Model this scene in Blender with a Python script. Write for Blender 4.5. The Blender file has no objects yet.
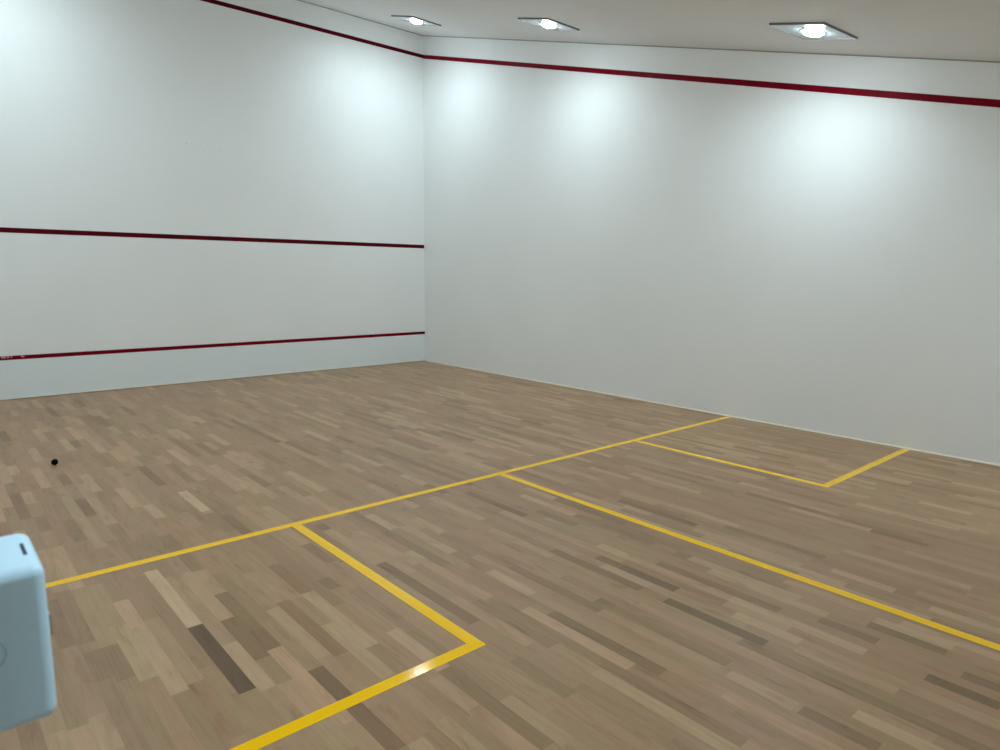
# A white squash court seen from its back left corner: wooden floor, yellow
# floor lines, red wall lines, a ceiling that slopes down to the back.
import bpy, bmesh, math, random
from mathutils import Vector, Matrix

scene = bpy.context.scene
col = scene.collection

# ------------------------------------------------------------------ sizes (m)
W = 6.40            # court width (x); front wall is at y = 0, the back at negative y
BACK = -10.30
Z0 = 5.003          # ceiling height at the front wall
SL = 0.2620         # ceiling fall per metre towards the back
TH = math.atan(SL)
def ceil_z(y):
    return Z0 + SL * y

# ------------------------------------------------------------------ materials
def new_mat(name):
    m = bpy.data.materials.new(name)
    m.use_nodes = True
    nt = m.node_tree
    b = nt.nodes['Principled BSDF']
    return m, nt, b

def N(nt, kind, **kw):
    n = nt.nodes.new(kind)
    for k, v in kw.items():
        setattr(n, k, v)
    return n

def mixrgb(nt, fac, a, b, blend='MIX'):
    n = nt.nodes.new('ShaderNodeMix')
    n.data_type = 'RGBA'
    n.blend_type = blend
    for sock, v in ((n.inputs[0], fac), (n.inputs[6], a), (n.inputs[7], b)):
        if hasattr(v, 'is_linked'):
            nt.links.new(v, sock)
        elif isinstance(v, (int, float)):
            sock.default_value = v
        else:
            sock.default_value = (*v, 1.0)
    return n.outputs[2]

def math_node(nt, op, a, b=None, c=None):
    n = nt.nodes.new('ShaderNodeMath')
    n.operation = op
    for i, v in enumerate((a, b, c)):
        if v is None:
            continue
        if hasattr(v, 'is_linked'):
            nt.links.new(v, n.inputs[i])
        else:
            n.inputs[i].default_value = v
    return n.outputs[0]

def ramp(nt, fac, stops):
    n = nt.nodes.new('ShaderNodeValToRGB')
    e = n.color_ramp.elements
    while len(e) < len(stops):
        e.new(0.5)
    for i, (p, c) in enumerate(stops):
        e[i].position = p
        e[i].color = (*c, 1.0)
    nt.links.new(fac, n.inputs[0])
    return n.outputs[0]

def plaster(name, c0, c1, rough, spec, bump=0.04, marks=()):
    m, nt, b = new_mat(name)
    tc = N(nt, 'ShaderNodeTexCoord')
    n1 = N(nt, 'ShaderNodeTexNoise')
    n1.inputs['Scale'].default_value = 0.9
    n1.inputs['Detail'].default_value = 5
    nt.links.new(tc.outputs['Object'], n1.inputs['Vector'])
    r = ramp(nt, n1.outputs['Fac'], [(0.3, c0), (0.7, c1)])
    # faint ball marks that stay where they are
    geo = N(nt, 'ShaderNodeNewGeometry')
    for (p, rad, dark) in marks:
        v = N(nt, 'ShaderNodeVectorMath', operation='DISTANCE')
        nt.links.new(geo.outputs['Position'], v.inputs[0])
        v.inputs[1].default_value = p
        f = math_node(nt, 'LESS_THAN', v.outputs['Value'], rad)
        f = math_node(nt, 'MULTIPLY', f, dark)
        r = mixrgb(nt, f, r, (0.2, 0.2, 0.2))
    nt.links.new(r, b.inputs['Base Color'])
    b.inputs['Roughness'].default_value = rough
    b.inputs['Specular IOR Level'].default_value = spec
    n2 = N(nt, 'ShaderNodeTexNoise')
    n2.inputs['Scale'].default_value = 60
    n2.inputs['Detail'].default_value = 3
    nt.links.new(tc.outputs['Object'], n2.inputs['Vector'])
    bp = N(nt, 'ShaderNodeBump')
    bp.inputs['Strength'].default_value = bump
    bp.inputs['Distance'].default_value = 0.002
    nt.links.new(n2.outputs['Fac'], bp.inputs['Height'])
    nt.links.new(bp.outputs['Normal'], b.inputs['Normal'])
    return m

def simple(name, c, rough=0.5, spec=0.5, metal=0.0, var=0.06, scale=40.0, bump=0.0):
    m, nt, b = new_mat(name)
    tc = N(nt, 'ShaderNodeTexCoord')
    n1 = N(nt, 'ShaderNodeTexNoise')
    n1.inputs['Scale'].default_value = scale
    n1.inputs['Detail'].default_value = 3
    nt.links.new(tc.outputs['Object'], n1.inputs['Vector'])
    lo = tuple(x * (1 - var) for x in c)
    hi = tuple(min(1, x * (1 + var)) for x in c)
    nt.links.new(ramp(nt, n1.outputs['Fac'], [(0.3, lo), (0.7, hi)]), b.inputs['Base Color'])
    b.inputs['Roughness'].default_value = rough
    b.inputs['Specular IOR Level'].default_value = spec
    b.inputs['Metallic'].default_value = metal
    if bump:
        bp = N(nt, 'ShaderNodeBump')
        bp.inputs['Strength'].default_value = bump
        bp.inputs['Distance'].default_value = 0.001
        nt.links.new(n1.outputs['Fac'], bp.inputs['Height'])
        nt.links.new(bp.outputs['Normal'], b.inputs['Normal'])
    return m

def wood_mat():
    m, nt, b = new_mat('oak_strip_floor')
    at = N(nt, 'ShaderNodeAttribute', attribute_name='plank')
    sep = N(nt, 'ShaderNodeSeparateColor')
    nt.links.new(at.outputs['Color'], sep.inputs[0])
    tone, hue, off = sep.outputs[0], sep.outputs[1], sep.outputs[2]
    base = ramp(nt, tone, [(0.0, WOOD[0]), (0.3, WOOD[1]), (0.5, WOOD[2]), (0.75, WOOD[3]), (1.0, WOOD[4])])
    # some boards lean to pink brown, some to olive
    tint = ramp(nt, hue, [(0.0, (1.04, 0.98, 0.97)), (0.5, (1, 1, 1)), (1.0, (0.97, 1.02, 0.95))])
    base = mixrgb(nt, 1.0, base, tint, 'MULTIPLY')
    geo = N(nt, 'ShaderNodeNewGeometry')
    sp = N(nt, 'ShaderNodeSeparateXYZ')
    nt.links.new(geo.outputs['Position'], sp.inputs[0])
    cb = N(nt, 'ShaderNodeCombineXYZ')
    nt.links.new(math_node(nt, 'MULTIPLY', sp.outputs[0], 70.0), cb.inputs[0])
    nt.links.new(math_node(nt, 'MULTIPLY', sp.outputs[1], 3.0), cb.inputs[1])
    nt.links.new(math_node(nt, 'MULTIPLY', off, 90.0), cb.inputs[2])
    g1 = N(nt, 'ShaderNodeTexNoise')
    g1.inputs['Scale'].default_value = 1.0
    g1.inputs['Detail'].default_value = 6
    g1.inputs['Distortion'].default_value = 1.2
    nt.links.new(cb.outputs[0], g1.inputs['Vector'])
    gr = ramp(nt, g1.outputs['Fac'], [(0.25, (0.86, 0.85, 0.83)), (0.5, (1, 1, 1)), (0.8, (1.08, 1.08, 1.08))])
    base = mixrgb(nt, 1.0, base, gr, 'MULTIPLY')
    # broad cloudy figure inside a board, with a few brown streaks
    cb2 = N(nt, 'ShaderNodeCombineXYZ')
    nt.links.new(math_node(nt, 'MULTIPLY', sp.outputs[0], 16.0), cb2.inputs[0])
    nt.links.new(math_node(nt, 'MULTIPLY', sp.outputs[1], 4.0), cb2.inputs[1])
    nt.links.new(math_node(nt, 'MULTIPLY_ADD', off, 57.0, 11.0), cb2.inputs[2])
    g2 = N(nt, 'ShaderNodeTexNoise')
    g2.inputs['Scale'].default_value = 1.0
    g2.inputs['Detail'].default_value = 4
    g2.inputs['Distortion'].default_value = 0.8
    nt.links.new(cb2.outputs[0], g2.inputs['Vector'])
    cl = ramp(nt, g2.outputs['Fac'], [(0.25, (0.72, 0.66, 0.58)), (0.42, (0.97, 0.965, 0.95)), (0.6, (1.02, 1.02, 1.02)), (0.8, (1.1, 1.1, 1.12))])
    base = mixrgb(nt, 0.75, base, mixrgb(nt, 1.0, base, cl, 'MULTIPLY'))
    nt.links.new(base, b.inputs['Base Color'])
    b.inputs['Roughness'].default_value = 0.42
    b.inputs['Specular IOR Level'].default_value = 0.35
    bp = N(nt, 'ShaderNodeBump')
    bp.inputs['Strength'].default_value = 0.08
    bp.inputs['Distance'].default_value = 0.0008
    nt.links.new(g1.outputs['Fac'], bp.inputs['Height'])
    nt.links.new(bp.outputs['Normal'], b.inputs['Normal'])
    return m

WOOD = [(0.118, 0.070, 0.035), (0.255, 0.154, 0.080), (0.345, 0.214, 0.120), (0.430, 0.278, 0.162), (0.540, 0.378, 0.232)]

def lamp_mat():
    m, nt, b = new_mat('lit_lamp_glass')
    b.inputs['Base Color'].default_value = (0.9, 0.9, 0.9, 1)
    b.inputs['Emission Color'].default_value = (0.83, 1.0, 1.075, 1)
    b.inputs['Emission Strength'].default_value = LAMP_EMIT
    return m

LAMP_EMIT = 100.0
LAMP_W = 9.8

M_wall = plaster('court_wall_plaster', (0.82, 0.84, 0.835), (0.85, 0.87, 0.865), 0.5, 0.3,
                 marks=[((2.87, 0, 2.967), 0.013, 0.16), ((3.086, 0, 2.917), 0.010, 0.14), ((3.258, 0, 2.938), 0.011, 0.16)])
M_ceil = plaster('ceiling_paint', (0.79, 0.795, 0.80), (0.81, 0.815, 0.82), 0.8, 0.2)
M_wood = wood_mat()
M_yellow = simple('yellow_floor_tape', (0.94, 0.545, 0.0), 0.10, 0.22, var=0.03, scale=300, bump=0.05)
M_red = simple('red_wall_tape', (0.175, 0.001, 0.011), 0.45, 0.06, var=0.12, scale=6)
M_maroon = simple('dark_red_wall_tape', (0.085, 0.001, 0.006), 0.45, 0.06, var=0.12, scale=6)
M_red_glints = simple('red_wall_tape_painted_glints', (0.175, 0.001, 0.011), 0.45, 0.06, var=0.12, scale=6)
def paint_glints(m, marks, c):  # small pale glints of reflected light painted into the base colour
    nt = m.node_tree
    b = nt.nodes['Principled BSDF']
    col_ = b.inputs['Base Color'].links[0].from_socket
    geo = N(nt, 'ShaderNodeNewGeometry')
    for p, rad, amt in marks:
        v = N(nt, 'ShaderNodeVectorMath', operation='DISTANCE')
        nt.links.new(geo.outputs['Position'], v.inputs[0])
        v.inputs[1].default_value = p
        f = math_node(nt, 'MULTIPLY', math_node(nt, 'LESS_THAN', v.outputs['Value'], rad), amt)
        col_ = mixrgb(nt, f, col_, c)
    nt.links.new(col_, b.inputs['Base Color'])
paint_glints(M_red_glints, [((0.83, -0.014, 0.470), 0.012, 0.6), ((0.85, -0.014, 0.469), 0.012, 0.6), ((0.88, -0.014, 0.470), 0.012, 0.6),
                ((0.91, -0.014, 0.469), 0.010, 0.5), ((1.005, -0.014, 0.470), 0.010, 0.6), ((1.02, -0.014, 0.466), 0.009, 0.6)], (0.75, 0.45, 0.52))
M_tin = plaster('tin_board_paint', (0.76, 0.83, 0.84), (0.79, 0.855, 0.865), 0.42, 0.4)
M_bead = simple('white_sealant_bead', (0.80, 0.74, 0.60), 0.5, 0.4)
M_gap = simple('grey_shadow_joint', (0.34, 0.34, 0.32), 0.8, 0.2)
M_frame = simple('aluminium_painted_shade', (0.20, 0.21, 0.21), 0.5, 0.4, metal=0.3)  # dark grey carries the shade of the frame's unlit sides
M_plate = simple('frosted_lamp_plate', (0.52, 0.56, 0.58), 0.35, 0.5)
M_ring = simple('white_lamp_ring', (0.82, 0.83, 0.83), 0.4, 0.5)
M_clip = simple('steel_clip', (0.16, 0.17, 0.18), 0.4, 0.5, metal=0.6)
M_lamp = lamp_mat()
M_ball = simple('black_rubber', (0.003, 0.0025, 0.0025), 0.7, 0.1, bump=0.2, scale=400)
M_case = simple('pale_blue_white_plastic', (0.53, 0.77, 0.93), 0.45, 0.45, var=0.015, scale=8)
M_dark = simple('dark_slot_plastic', (0.02, 0.035, 0.055), 0.6, 0.3)
M_emb = simple('embossed_plastic_line', (0.34, 0.48, 0.56), 0.5, 0.4)
M_metal = simple('bright_steel', (0.55, 0.55, 0.54), 0.25, 0.5, metal=1.0)

# ------------------------------------------------------------------ mesh helpers
def link(name, bm, mat, parent=None, smooth=False):
    me = bpy.data.meshes.new(name)
    bmesh.ops.recalc_face_normals(bm, faces=bm.faces)
    bm.to_mesh(me)
    bm.free()
    if mat:
        me.materials.append(mat)
    if smooth:
        for p in me.polygons:
            p.use_smooth = True
    o = bpy.data.objects.new(name, me)
    col.objects.link(o)
    if parent:
        o.parent = parent
    return o

def add_box(bm, x0, x1, y0, y1, z0, z1):
    v = [bm.verts.new(p) for p in ((x0, y0, z0), (x1, y0, z0), (x1, y1, z0), (x0, y1, z0),
                                   (x0, y0, z1), (x1, y0, z1), (x1, y1, z1), (x0, y1, z1))]
    for f in ((0, 3, 2, 1), (4, 5, 6, 7), (0, 1, 5, 4), (1, 2, 6, 5), (2, 3, 7, 6), (3, 0, 4, 7)):
        bm.faces.new([v[i] for i in f])
    return v

def add_prism(bm, outline, d):
    """outline: 3-D polygon, d: extrusion vector"""
    d = Vector(d)
    a = [bm.verts.new(p) for p in outline]
    b = [bm.verts.new(Vector(p) + d) for p in outline]
    bm.faces.new(a)
    bm.faces.new(list(reversed(b)))
    n = len(a)
    for i in range(n):
        j = (i + 1) % n
        bm.faces.new((a[i], b[i], b[j], a[j]))

def add_lathe(bm, prof, seg=32, cap0=False, cap1=False):
    """prof: (r, z) pairs turned about z"""
    rings = []
    for r, z in prof:
        if r < 1e-6:
            rings.append([bm.verts.new((0, 0, z))])
        else:
            rings.append([bm.verts.new((r * math.cos(2 * math.pi * k / seg), r * math.sin(2 * math.pi * k / seg), z)) for k in range(seg)])
    for a, b in zip(rings, rings[1:]):
        for k in range(seg):
            j = (k + 1) % seg
            if len(a) == 1:
                bm.faces.new((a[0], b[j], b[k]))
            elif len(b) == 1:
                bm.faces.new((a[k], a[j], b[0]))
            else:
                bm.faces.new((a[k], a[j], b[j], b[k]))
    if cap0 and len(rings[0]) > 1:
        bm.faces.new(rings[0])
    if cap1 and len(rings[-1]) > 1:
        bm.faces.new(rings[-1])

def bevel(bm, w, seg=2):
    bmesh.ops.bevel(bm, geom=list(bm.edges), offset=w, segments=seg, affect='EDGES', profile=0.5, clamp_overlap=True)

def struct(o):
    o['kind'] = 'structure'
    return o

def tag(o, label, cat, group=None):
    o['label'] = label
    o['category'] = cat
    if group:
        o['group'] = group
    return o

def empty(name, loc, rot=(0, 0, 0)):
    o = bpy.data.objects.new(name, None)
    o.empty_display_size = 0.1
    o.location = loc
    o.rotation_euler = rot
    col.objects.link(o)
    return o

# ------------------------------------------------------------------ floor of narrow oak boards
PW = 0.06
KEY = [(11, -6.147, -6.716, 0.85), (14, -6.29, -6.859, 0.0), (14, -5.617, -6.287, 0.95), (8, -6.228, -6.467, 0.3), (9, -6.243, -6.513, 0.32), (7, -6.669, -6.89, 0.8), (9, -5.605, -6.23, 0.64), (10, -5.61, -6.083, 0.62), (8, -5.591, -6.158, 0.38), (13, -6.1, -6.618, 0.42), (17, -6.067, -6.474, 0.25), (15, -6.102, -6.512, 0.58), (17, -6.331, -6.658, 0.2), (22, -6.309, -6.884, 0.8), (20, -6.318, -6.861, 0.3), (18, -6.883, -7.136, 0.08), (18, -7.168, -7.442, 0.15), (16, -6.89, -7.116, 0.68), (16, -7.168, -7.343, 0.66), (24, -6.265, -6.354, 0.3), (19, -7.445, -7.523, 0.7), (29, -6.598, -7.006, 0.22), (30, -6.639, -7.274, 0.68), (32, -6.625, -6.893, 0.78), (24, -7.191, -7.731, 0.25), (23, -7.21, -7.435, 0.62), (21, -7.413, -7.605, 0.66), (35, -7.018, -7.465, 0.6), (35, -6.978, -7.374, 0.6), (32, -6.914, -7.545, 0.38), (31, -7.564, -7.672, 0.75), (31, -7.619, -7.893, 0.75), (31, -7.893, -8.125, 0.72), (44, -7.223, -7.375, 0.12), (42, -7.404, -7.877, 0.1), (37, -7.467, -7.868, 0.65), (38, -7.203, -7.856, 0.35), (37, -7.886, -8.14, 0.72), (22, -4.465, -4.941, 1.0), (27, -3.912, -4.693, 0.75), (14, -3.872, -4.823, 0.72), (12, -3.907, -4.584, 0.66), (19, -2.097, -2.708, 0.75), (21, -2.929, -3.673, 0.68), (31, -3.721, -4.162, 0.82), (28, -2.934, -3.667, 0.3), (30, -3.224, -3.71, 0.28), (11, -4.597, -4.994, 0.33), (22, -4.993, -5.356, 0.38), (30, -4.415, -4.717, 0.3), (35, -3.791, -4.277, 0.35), (34, -4.466, -5.044, 0.85), (39, -4.135, -4.545, 0.75), (31, -4.764, -5.232, 0.7), (48, -4.3, -5.001, 0.25), (40, -5.029, -5.434, 0.28), (33, -3.735, -4.181, 0.75), (29, -5.656, -6.247, 0.72), (29, -6.256, -6.664, 0.22), (27, -5.086, -5.452, 0.75), (29, -5.568, -5.68, 0.28), (24, -6.227, -6.355, 0.25), (21, -6.043, -6.332, 0.62), (30, -5.828, -6.443, 0.66), (42, -5.6, -6.118, 0.8), (44, -5.592, -5.933, 0.6), (45, -6.077, -6.539, 0.75), (55, -6.121, -6.523, 0.85), (46, -6.803, -6.986, 0.85), (44, -6.901, -7.054, 0.2), (66, -4.87, -5.13, 0.85), (58, -4.801, -5.235, 0.75), (48, -6.213, -6.53, 0.3), (57, -4.154, -4.516, 0.72), (32, -6.347, -6.882, 0.7), (30, -6.49, -6.778, 0.6), (57, -6.408, -6.982, 0.18), (56, -6.498, -6.702, 0.8), (56, -7.003, -7.493, 0.78), (56, -7.493, -7.63, 0.75), (73, -6.713, -6.925, 0.85), (72, -5.762, -6.309, 0.72), (72, -6.309, -6.698, 0.7), (89, -6.103, -6.547, 0.75), (88, -5.825, -6.152, 0.75), (71, -6.205, -6.576, 0.33), (47, -7.146, -7.304, 0.28), (50, -7.133, -7.215, 0.3), (46, -6.813, -7.096, 0.7), (46, -7.096, -7.585, 0.7), (44, -7.037, -7.38, 0.1), (46, -8.37, -8.597, 0.12), (37, -8.157, -8.402, 0.22), (50, -8.081, -8.367, 0.25), (48, -7.93, -8.161, 0.25), (43, -7.973, -8.333, 0.7), (44, -8.337, -8.624, 0.7), (52, -7.962, -8.168, 0.72)]
def build_floor():
    rnd = random.Random(11)
    by_row = {}
    for r, y0, y1, t in KEY:
        by_row.setdefault(r, []).append((y0, y1, t))
    bm = bmesh.new()
    data = []
    r0, r1 = int(-1.5 / PW), int(math.ceil((W + 0.1) / PW))
    def quad(xa, xb, ya, yb, t):
        v = [bm.verts.new(p) for p in ((xa, ya, 0), (xb, ya, 0), (xb, yb, 0), (xa, yb, 0))]
        bm.faces.new(v)
        data.append((0.5 + (t - 0.5) * (0.95 if t < 0.05 or t > 0.9 else 0.8), rnd.random(), rnd.random(), 1.0))
    def tone():
        u = rnd.random()
        if u < 0.06:
            return rnd.uniform(0.2, 0.36)
        if u < 0.24:
            return rnd.uniform(0.68, 0.88)
        return min(0.68, max(0.3, rnd.gauss(0.50, 0.065)))
    def fill(xa, xb, top, bot):
        """random boards from y = top down to y = bot"""
        y = top
        while y > bot + 1e-4:
            L = rnd.choice((0.575, 0.575, 0.48, 0.38, 0.29))
            n = max(bot, y - L)
            if n - bot < 0.12:
                n = bot
            quad(xa, xb, n, y, tone())
            y = n
    for r in range(r0, r1):
        xa, xb = r * PW, (r + 1) * PW
        y = 0.1
        keys = sorted(by_row.get(r, []), reverse=True)
        if not keys:
            y += rnd.uniform(0, 0.5)
        for (a, b, t) in keys:
            if a > y:
                a = y
            if b >= a - 0.03:
                continue
            fill(xa, xb, y, a)
            quad(xa, xb, b, a, t)
            y = b
        fill(xa, xb, y, BACK - 0.2)
    n_top = len(data)
    # slab under the boards
    add_box(bm, r0 * PW, r1 * PW, BACK - 0.2, 0.1, -0.12, -0.004)
    me = bpy.data.meshes.new('floor')
    bm.to_mesh(me)
    bm.free()
    at = me.color_attributes.new('plank', 'FLOAT_COLOR', 'CORNER')
    for p in me.polygons:
        c = data[p.index] if p.index < n_top else (0.5, 0.5, 0.5, 1)
        for li in p.loop_indices:
            at.data[li].color = c
    me.materials.append(M_wood)
    o = bpy.data.objects.new('floor', me)
    col.objects.link(o)
    struct(o)
build_floor()

# ------------------------------------------------------------------ walls and ceiling
bm = bmesh.new(); add_box(bm, -0.15, W + 0.15, 0.0, 0.15, 0.0, Z0 + 0.06)
struct(link('wall_front', bm, M_wall))
bm = bmesh.new()
add_prism(bm, [(W, BACK, 0), (W, 0, 0), (W, 0, Z0 + 0.03), (W, BACK, ceil_z(BACK) + 0.03)], (0.15, 0, 0))
struct(link('wall_right', bm, M_wall))
JAMB = -5.60          # the left wall ends here; behind it an alcove opens beside the court
bm = bmesh.new()
add_prism(bm, [(-0.12, JAMB, 0), (-0.12, 0, 0), (-0.12, 0, Z0 + 0.03), (-0.12, JAMB, ceil_z(JAMB) + 0.03)], (0.12, 0, 0))
struct(link('wall_left', bm, M_wall))
bm = bmesh.new()
add_prism(bm, [(-1.5, BACK, 0), (-1.5, JAMB + 0.12, 0), (-1.5, JAMB + 0.12, ceil_z(JAMB + 0.12) + 0.03), (-1.5, BACK, ceil_z(BACK) + 0.03)], (0.12, 0, 0))
struct(link('wall_alcove', bm, M_wall))
bm = bmesh.new(); add_box(bm, -1.38, -0.12, JAMB, JAMB + 0.12, 0.0, ceil_z(JAMB) + 0.03)
struct(link('wall_return', bm, M_wall))
# slim post in the opening that carries the plastic box
bm = bmesh.new(); add_box(bm, -0.055, -0.001, -8.428, -8.368, 0.0, ceil_z(-8.40) + 0.01); bevel(bm, 0.004, 2)
struct(link('trim_3', bm, M_wall))
bm = bmesh.new(); add_box(bm, -1.5, W + 0.15, BACK - 0.15, BACK, 0.0, ceil_z(BACK) + 0.05)
struct(link('wall_back', bm, M_wall))
bm = bmesh.new()
y0, y1 = BACK - 0.15, 0.15
add_prism(bm, [(-1.5, y0, ceil_z(y0)), (-1.5, y1, ceil_z(y1)), (-1.5, y1, ceil_z(y1) + 0.12), (-1.5, y0, ceil_z(y0) + 0.12)], (W + 1.65, 0, 0))
struct(link('ceiling', bm, M_ceil))

# shadow joints under the ceiling, sealant beads along the floor
bm = bmesh.new(); add_box(bm, 0.0, W, -0.004, 0.0, Z0 - 0.011, Z0 - 0.001)
struct(link('trim_1', bm, M_gap))
bm = bmesh.new()
add_prism(bm, [(W - 0.004, BACK, ceil_z(BACK) - 0.010), (W - 0.004, 0, Z0 - 0.010), (W - 0.004, 0, Z0), (W - 0.004, BACK, ceil_z(BACK))], (0.004, 0, 0))
struct(link('trim_2', bm, M_gap))
bm = bmesh.new()
add_prism(bm, [(W, BACK, 0.0), (W - 0.008, BACK, 0.0), (W - 0.006, BACK, 0.005), (W, BACK, 0.009)], (0, -BACK, 0))
struct(link('baseboard_right', bm, M_bead))

# ------------------------------------------------------------------ the tin and the red wall lines
tin = empty('tin_board', (W / 2, 0, 0))
tag(tin, 'white board along the foot of the front wall capped by a thin red line', 'tin')
def local(bm, e):
    bmesh.ops.translate(bm, verts=bm.verts, vec=-Vector(e.location))
bm = bmesh.new(); add_box(bm, 0.003, W - 0.003, -0.012, -0.0011, 0.004, 0.438)
local(bm, tin); link('panel', bm, M_tin, tin)
bm = bmesh.new(); add_box(bm, 0.003, W - 0.003, -0.014, -0.0011, 0.438, 0.481); bevel(bm, 0.002, 2)
local(bm, tin); link('top_strip', bm, M_red_glints, tin)['label'] = 'red top strip'
bm = bmesh.new(); add_box(bm, 0.003, W - 0.003, -0.018, -0.012, 0.004, 0.014); bevel(bm, 0.002, 2)
local(bm, tin); link('foot_bead', bm, M_bead, tin)['label'] = 'pale bead along the floor'

TT = 0.0022
GAP = 0.0011      # adhesive bed behind a tape
def on_wall(name, label, y_wall, z0, z1):
    bm = bmesh.new(); add_box(bm, 0.002, W - 0.002, y_wall - TT, y_wall - GAP, z0, z1); bevel(bm, 0.0004, 1)
    return tag(link(name, bm, M_maroon), label, 'wall line')
on_wall('service_line', 'dark red horizontal line halfway up the white front wall', 0.0, 1.808, 1.861)
on_wall('out_line', 'dark red line high on the front wall, just under the ceiling', 0.0, 4.672, 4.724)
bm = bmesh.new()
s_hi, s_lo = (4.724 - 2.899) / 7, (4.668 - 2.843) / 7
yb = BACK + 0.01
add_prism(bm, [(W - TT, yb, 4.668 + s_lo * yb), (W - TT, -0.001, 4.668), (W - TT, -0.001, 4.724), (W - TT, yb, 4.724 + s_hi * yb)], (TT - GAP, 0, 0))
bevel(bm, 0.0004, 1)
tag(link('out_line', bm, M_red), 'red line running the length of the right wall, slanting down below the lights', 'wall line')

# ------------------------------------------------------------------ yellow floor lines
DS, DB, LW = 5.456, 7.112, 0.0545
XL, XH, XR = 1.640, 3.235, 4.832
FT = 0.0009
def tape(name, label, outline):
    bm = bmesh.new()
    add_prism(bm, [(x, y, 0.0) for x, y in outline], (0, 0, FT))
    bevel(bm, 0.0003, 1)
    return tag(link(name, bm, M_yellow), label, 'floor line')
def rect(x0, x1, y0, y1):
    return [(x0, y0), (x1, y0), (x1, y1), (x0, y1)]
tape('short_line', 'yellow tape line crossing the whole court to the right wall', rect(0.004, W - 0.012, -DS - LW, -DS))
tape('half_court_line', 'yellow tape line running back down the middle of the court from the cross line',
     rect(XH - LW / 2, XH + LW / 2, BACK + 0.01, -DS - LW))
tape('service_box_line', 'yellow L-shaped tape of the left service box, nearest the camera, with a glare spot',
     [(XL, -DS - LW), (XL + LW, -DS - LW), (XL + LW, -DB - LW), (0.004, -DB - LW), (0.004, -DB), (XL, -DB)])
tape('service_box_line', 'yellow L-shaped tape of the far service box against the right wall',
     [(XR - LW, -DS - LW), (XR, -DS - LW), (XR, -DB), (W - 0.012, -DB), (W - 0.012, -DB - LW), (XR - LW, -DB - LW)])

# ------------------------------------------------------------------ the ball
bm = bmesh.new()
bmesh.ops.create_uvsphere(bm, u_segments=32, v_segments=20, radius=0.0225)
for v in bm.verts:                         # moulding seam round the ball
    if abs(v.co.z) < 0.001:
        v.co *= 1.012
ball = link('squash_ball', bm, M_ball, smooth=True)
ball.location = (0.818, -3.245, 0.0225)
ball.rotation_euler = (0.4, 0.6, 0.2)
tag(ball, 'small black rubber ball lying on the wooden floor at far left', 'ball')

# ------------------------------------------------------------------ ceiling lights
S = 0.235          # half side
def make_light():
    e = empty('ceiling_light', (0, 0, 0))
    # thin grey frame round the plate
    bm = bmesh.new()
    t, h = 0.004, 0.015
    add_box(bm, -S, S, -S, -S + t, -h, 0.0)
    add_box(bm, -S, S, S - t, S, -h, 0.0)
    add_box(bm, -S, -S + t, -S + t, S - t, -h, 0.0)
    add_box(bm, S - t, S, -S + t, S - t, -h, 0.0)
    link('frame', bm, M_frame, e)
    bm = bmesh.new()
    add_box(bm, -S + t, S - t, -S + t, S - t, -h + 0.003, 0.0)
    link('plate', bm, M_plate, e)
    # ring the lamp sits in
    bm = bmesh.new()
    zb = -h + 0.003
    add_lathe(bm, [(0.079, zb), (0.096, zb), (0.096, zb - 0.003), (0.092, zb - 0.005), (0.079, zb - 0.005), (0.079, zb)], 40)
    link('lamp_ring', bm, M_ring, e, smooth=False)
    # domed lamp
    bm = bmesh.new()
    prof = [(0.078, zb)]
    for k in range(1, 9):
        a = math.pi / 2 * k / 8
        prof.append((0.078 * math.cos(a) ** 0.8 if k < 8 else 0.0, zb - 0.004 - 0.026 * math.sin(a)))
    add_lathe(bm, prof, 40)
    link('lamp', bm, M_lamp, e, smooth=True)
    for s in (-1, 1):
        bm = bmesh.new()
        x0, x1 = (0.100, 0.140) if s > 0 else (-0.140, -0.100)
        add_box(bm, x0, x1, -0.007, 0.007, zb - 0.006, zb)
        bevel(bm, 0.0015, 1)
        link('clip', bm, M_clip, e)
    return e

def lamp_light(e):
    d = bpy.data.lights.new('lamp_beam', 'AREA')
    d.shape = 'DISK'
    d.size = 0.11
    d.energy = LAMP_W
    d.color = (0.83, 1.0, 1.075)
    d.spread = math.radians(155)
    o = bpy.data.objects.new('lamp_beam', d)
    col.objects.link(o)
    o.parent = e
    o.location = (0, 0, -0.045)
    return o

GROUP = 'square ceiling lights'
proto = make_light()
kids = list(proto.children)
SPOTS = [
    (5.428, -1.248, 4.0, 'square ceiling light with round lit lamp, farthest, over the front right corner'),
    (5.468, -3.647, 0.0, 'square ceiling light with round lamp, middle of the row along the right wall'),
    (5.520, -6.467, -6.5, 'square ceiling light with round lamp, nearest and largest of the right row'),
    (0.950, -1.248, 0.0, 'square ceiling light on the left beside the front wall, outside the frame'),
    (0.950, -3.647, 0.0, 'square ceiling light on the left, third from the back, outside the frame'),
    (0.950, -6.467, 0.0, 'square ceiling light on the left, second from the back, outside the frame'),
    (0.950, -8.560, 0.0, 'added square ceiling light at the back left of the court, above the camera'),  # unseen, added to raise ambient light and placed to brighten the box top
    (5.480, -9.500, 0.0, 'added square ceiling light at the back right of the court, outside the frame'),  # unseen fill lamp, added for ambient light and set far back
]
for i, (x, y, rz, lab) in enumerate(SPOTS):
    if i == 0:
        e = proto
    else:
        e = proto.copy(); col.objects.link(e)
        for k in kids:
            c = k.copy(); col.objects.link(c); c.parent = e
    e.location = (x, y, ceil_z(y))
    e.rotation_euler = (Matrix.Rotation(TH, 3, 'X') @ Matrix.Rotation(math.radians(rz), 3, 'Z')).to_euler()
    tag(e, lab, 'ceiling light', GROUP)
    lamp_light(e)

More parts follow.
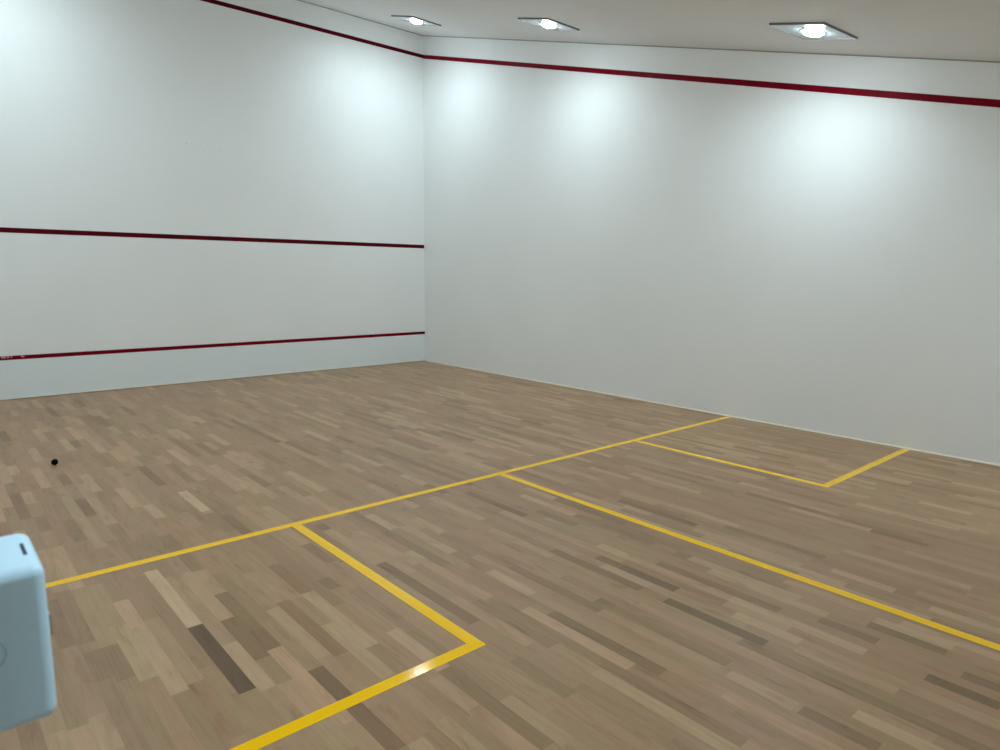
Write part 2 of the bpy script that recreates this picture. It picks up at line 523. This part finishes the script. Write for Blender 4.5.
# ------------------------------------------------------------------ plastic box on the post
BX = 0.162
BY0, BY1 = -8.446, -8.350
BZ0, BZ1 = 1.0950, 1.2230
box = empty('wall_box', (0, (BY0 + BY1) / 2, BZ0))
tag(box, 'pale blue-white rounded plastic box jutting in at the left edge, close to the camera', 'box')
bm = bmesh.new()
add_box(bm, 0.0, BX, BY0, BY1, BZ0, BZ1)
ed = [e for e in bm.edges if not all(abs(v.co.x) < 1e-6 for v in e.verts)]
bmesh.ops.bevel(bm, geom=ed, offset=0.0085, segments=5, affect='EDGES', profile=0.5)
local(bm, box); casing = link('casing', bm, M_case, box, smooth=True)
wn = casing.modifiers.new('weighted_normals', 'WEIGHTED_NORMAL')
wn.weight = 100
wn.keep_sharp = True
bm = bmesh.new()
add_box(bm, 0.1518, 0.1546, -8.414, -8.386, BZ1 - 0.002, BZ1 + 0.0004); bevel(bm, 0.0003, 1)
local(bm, box); link('slot', bm, M_dark, box)['label'] = 'dark slot'
bm = bmesh.new()
add_lathe(bm, [(0.0125, 0.0), (0.0125, 0.0007), (0.0135, 0.0007), (0.0135, 0.0), (0.0125, 0.0)], 40)
bmesh.ops.rotate(bm, verts=bm.verts, matrix=Matrix.Rotation(math.pi / 2, 3, 'X'))
bmesh.ops.translate(bm, verts=bm.verts, vec=(0.1195, BY0 + 0.0003, 1.162))
local(bm, box); link('round_mark', bm, M_emb, box)['label'] = 'thin round mark'
bm = bmesh.new()
add_box(bm, BX - 0.002, BX + 0.0028, BY0 + 0.016, BY0 + 0.024, 1.156, 1.175); bevel(bm, 0.0012, 2)
local(bm, box); link('catch', bm, M_metal, box, smooth=False)['label'] = 'small steel catch'

# ------------------------------------------------------------------ world, camera, view
w = bpy.data.worlds.new('world')
scene.world = w
w.use_nodes = True
w.node_tree.nodes['Background'].inputs[0].default_value = (0.75, 0.85, 0.9, 1)
w.node_tree.nodes['Background'].inputs[1].default_value = 0.25

cam = bpy.data.cameras.new('camera')
cam.sensor_width = 36.0
cam.sensor_fit = 'HORIZONTAL'
cam.lens = 24.292
cam.clip_start = 0.02
cam.dof.use_dof = True
cam.dof.focus_distance = 6.0
cam.dof.aperture_fstop = 9.0
co = bpy.data.objects.new('camera', cam)
col.objects.link(co)
pan, tilt, roll = 0.7205, -0.1516, 0.0114
fwd = Vector((math.sin(pan) * math.cos(tilt), math.cos(pan) * math.cos(tilt), math.sin(tilt)))
right = Vector((math.cos(pan), -math.sin(pan), 0))
up = right.cross(fwd)
r2 = right * math.cos(roll) + up * math.sin(roll)
u2 = up * math.cos(roll) - right * math.sin(roll)
co.matrix_world = Matrix(((r2.x, u2.x, -fwd.x, 0.1000), (r2.y, u2.y, -fwd.y, -9.0457), (r2.z, u2.z, -fwd.z, 1.4502), (0, 0, 0, 1)))
scene.camera = co

scene.cycles.max_bounces = 16
scene.cycles.diffuse_bounces = 12
vs = scene.view_settings
vs.view_transform = 'Standard'
vs.look = 'None'
vs.exposure = 0.40
vs.gamma = 1.0
vs.use_curve_mapping = False
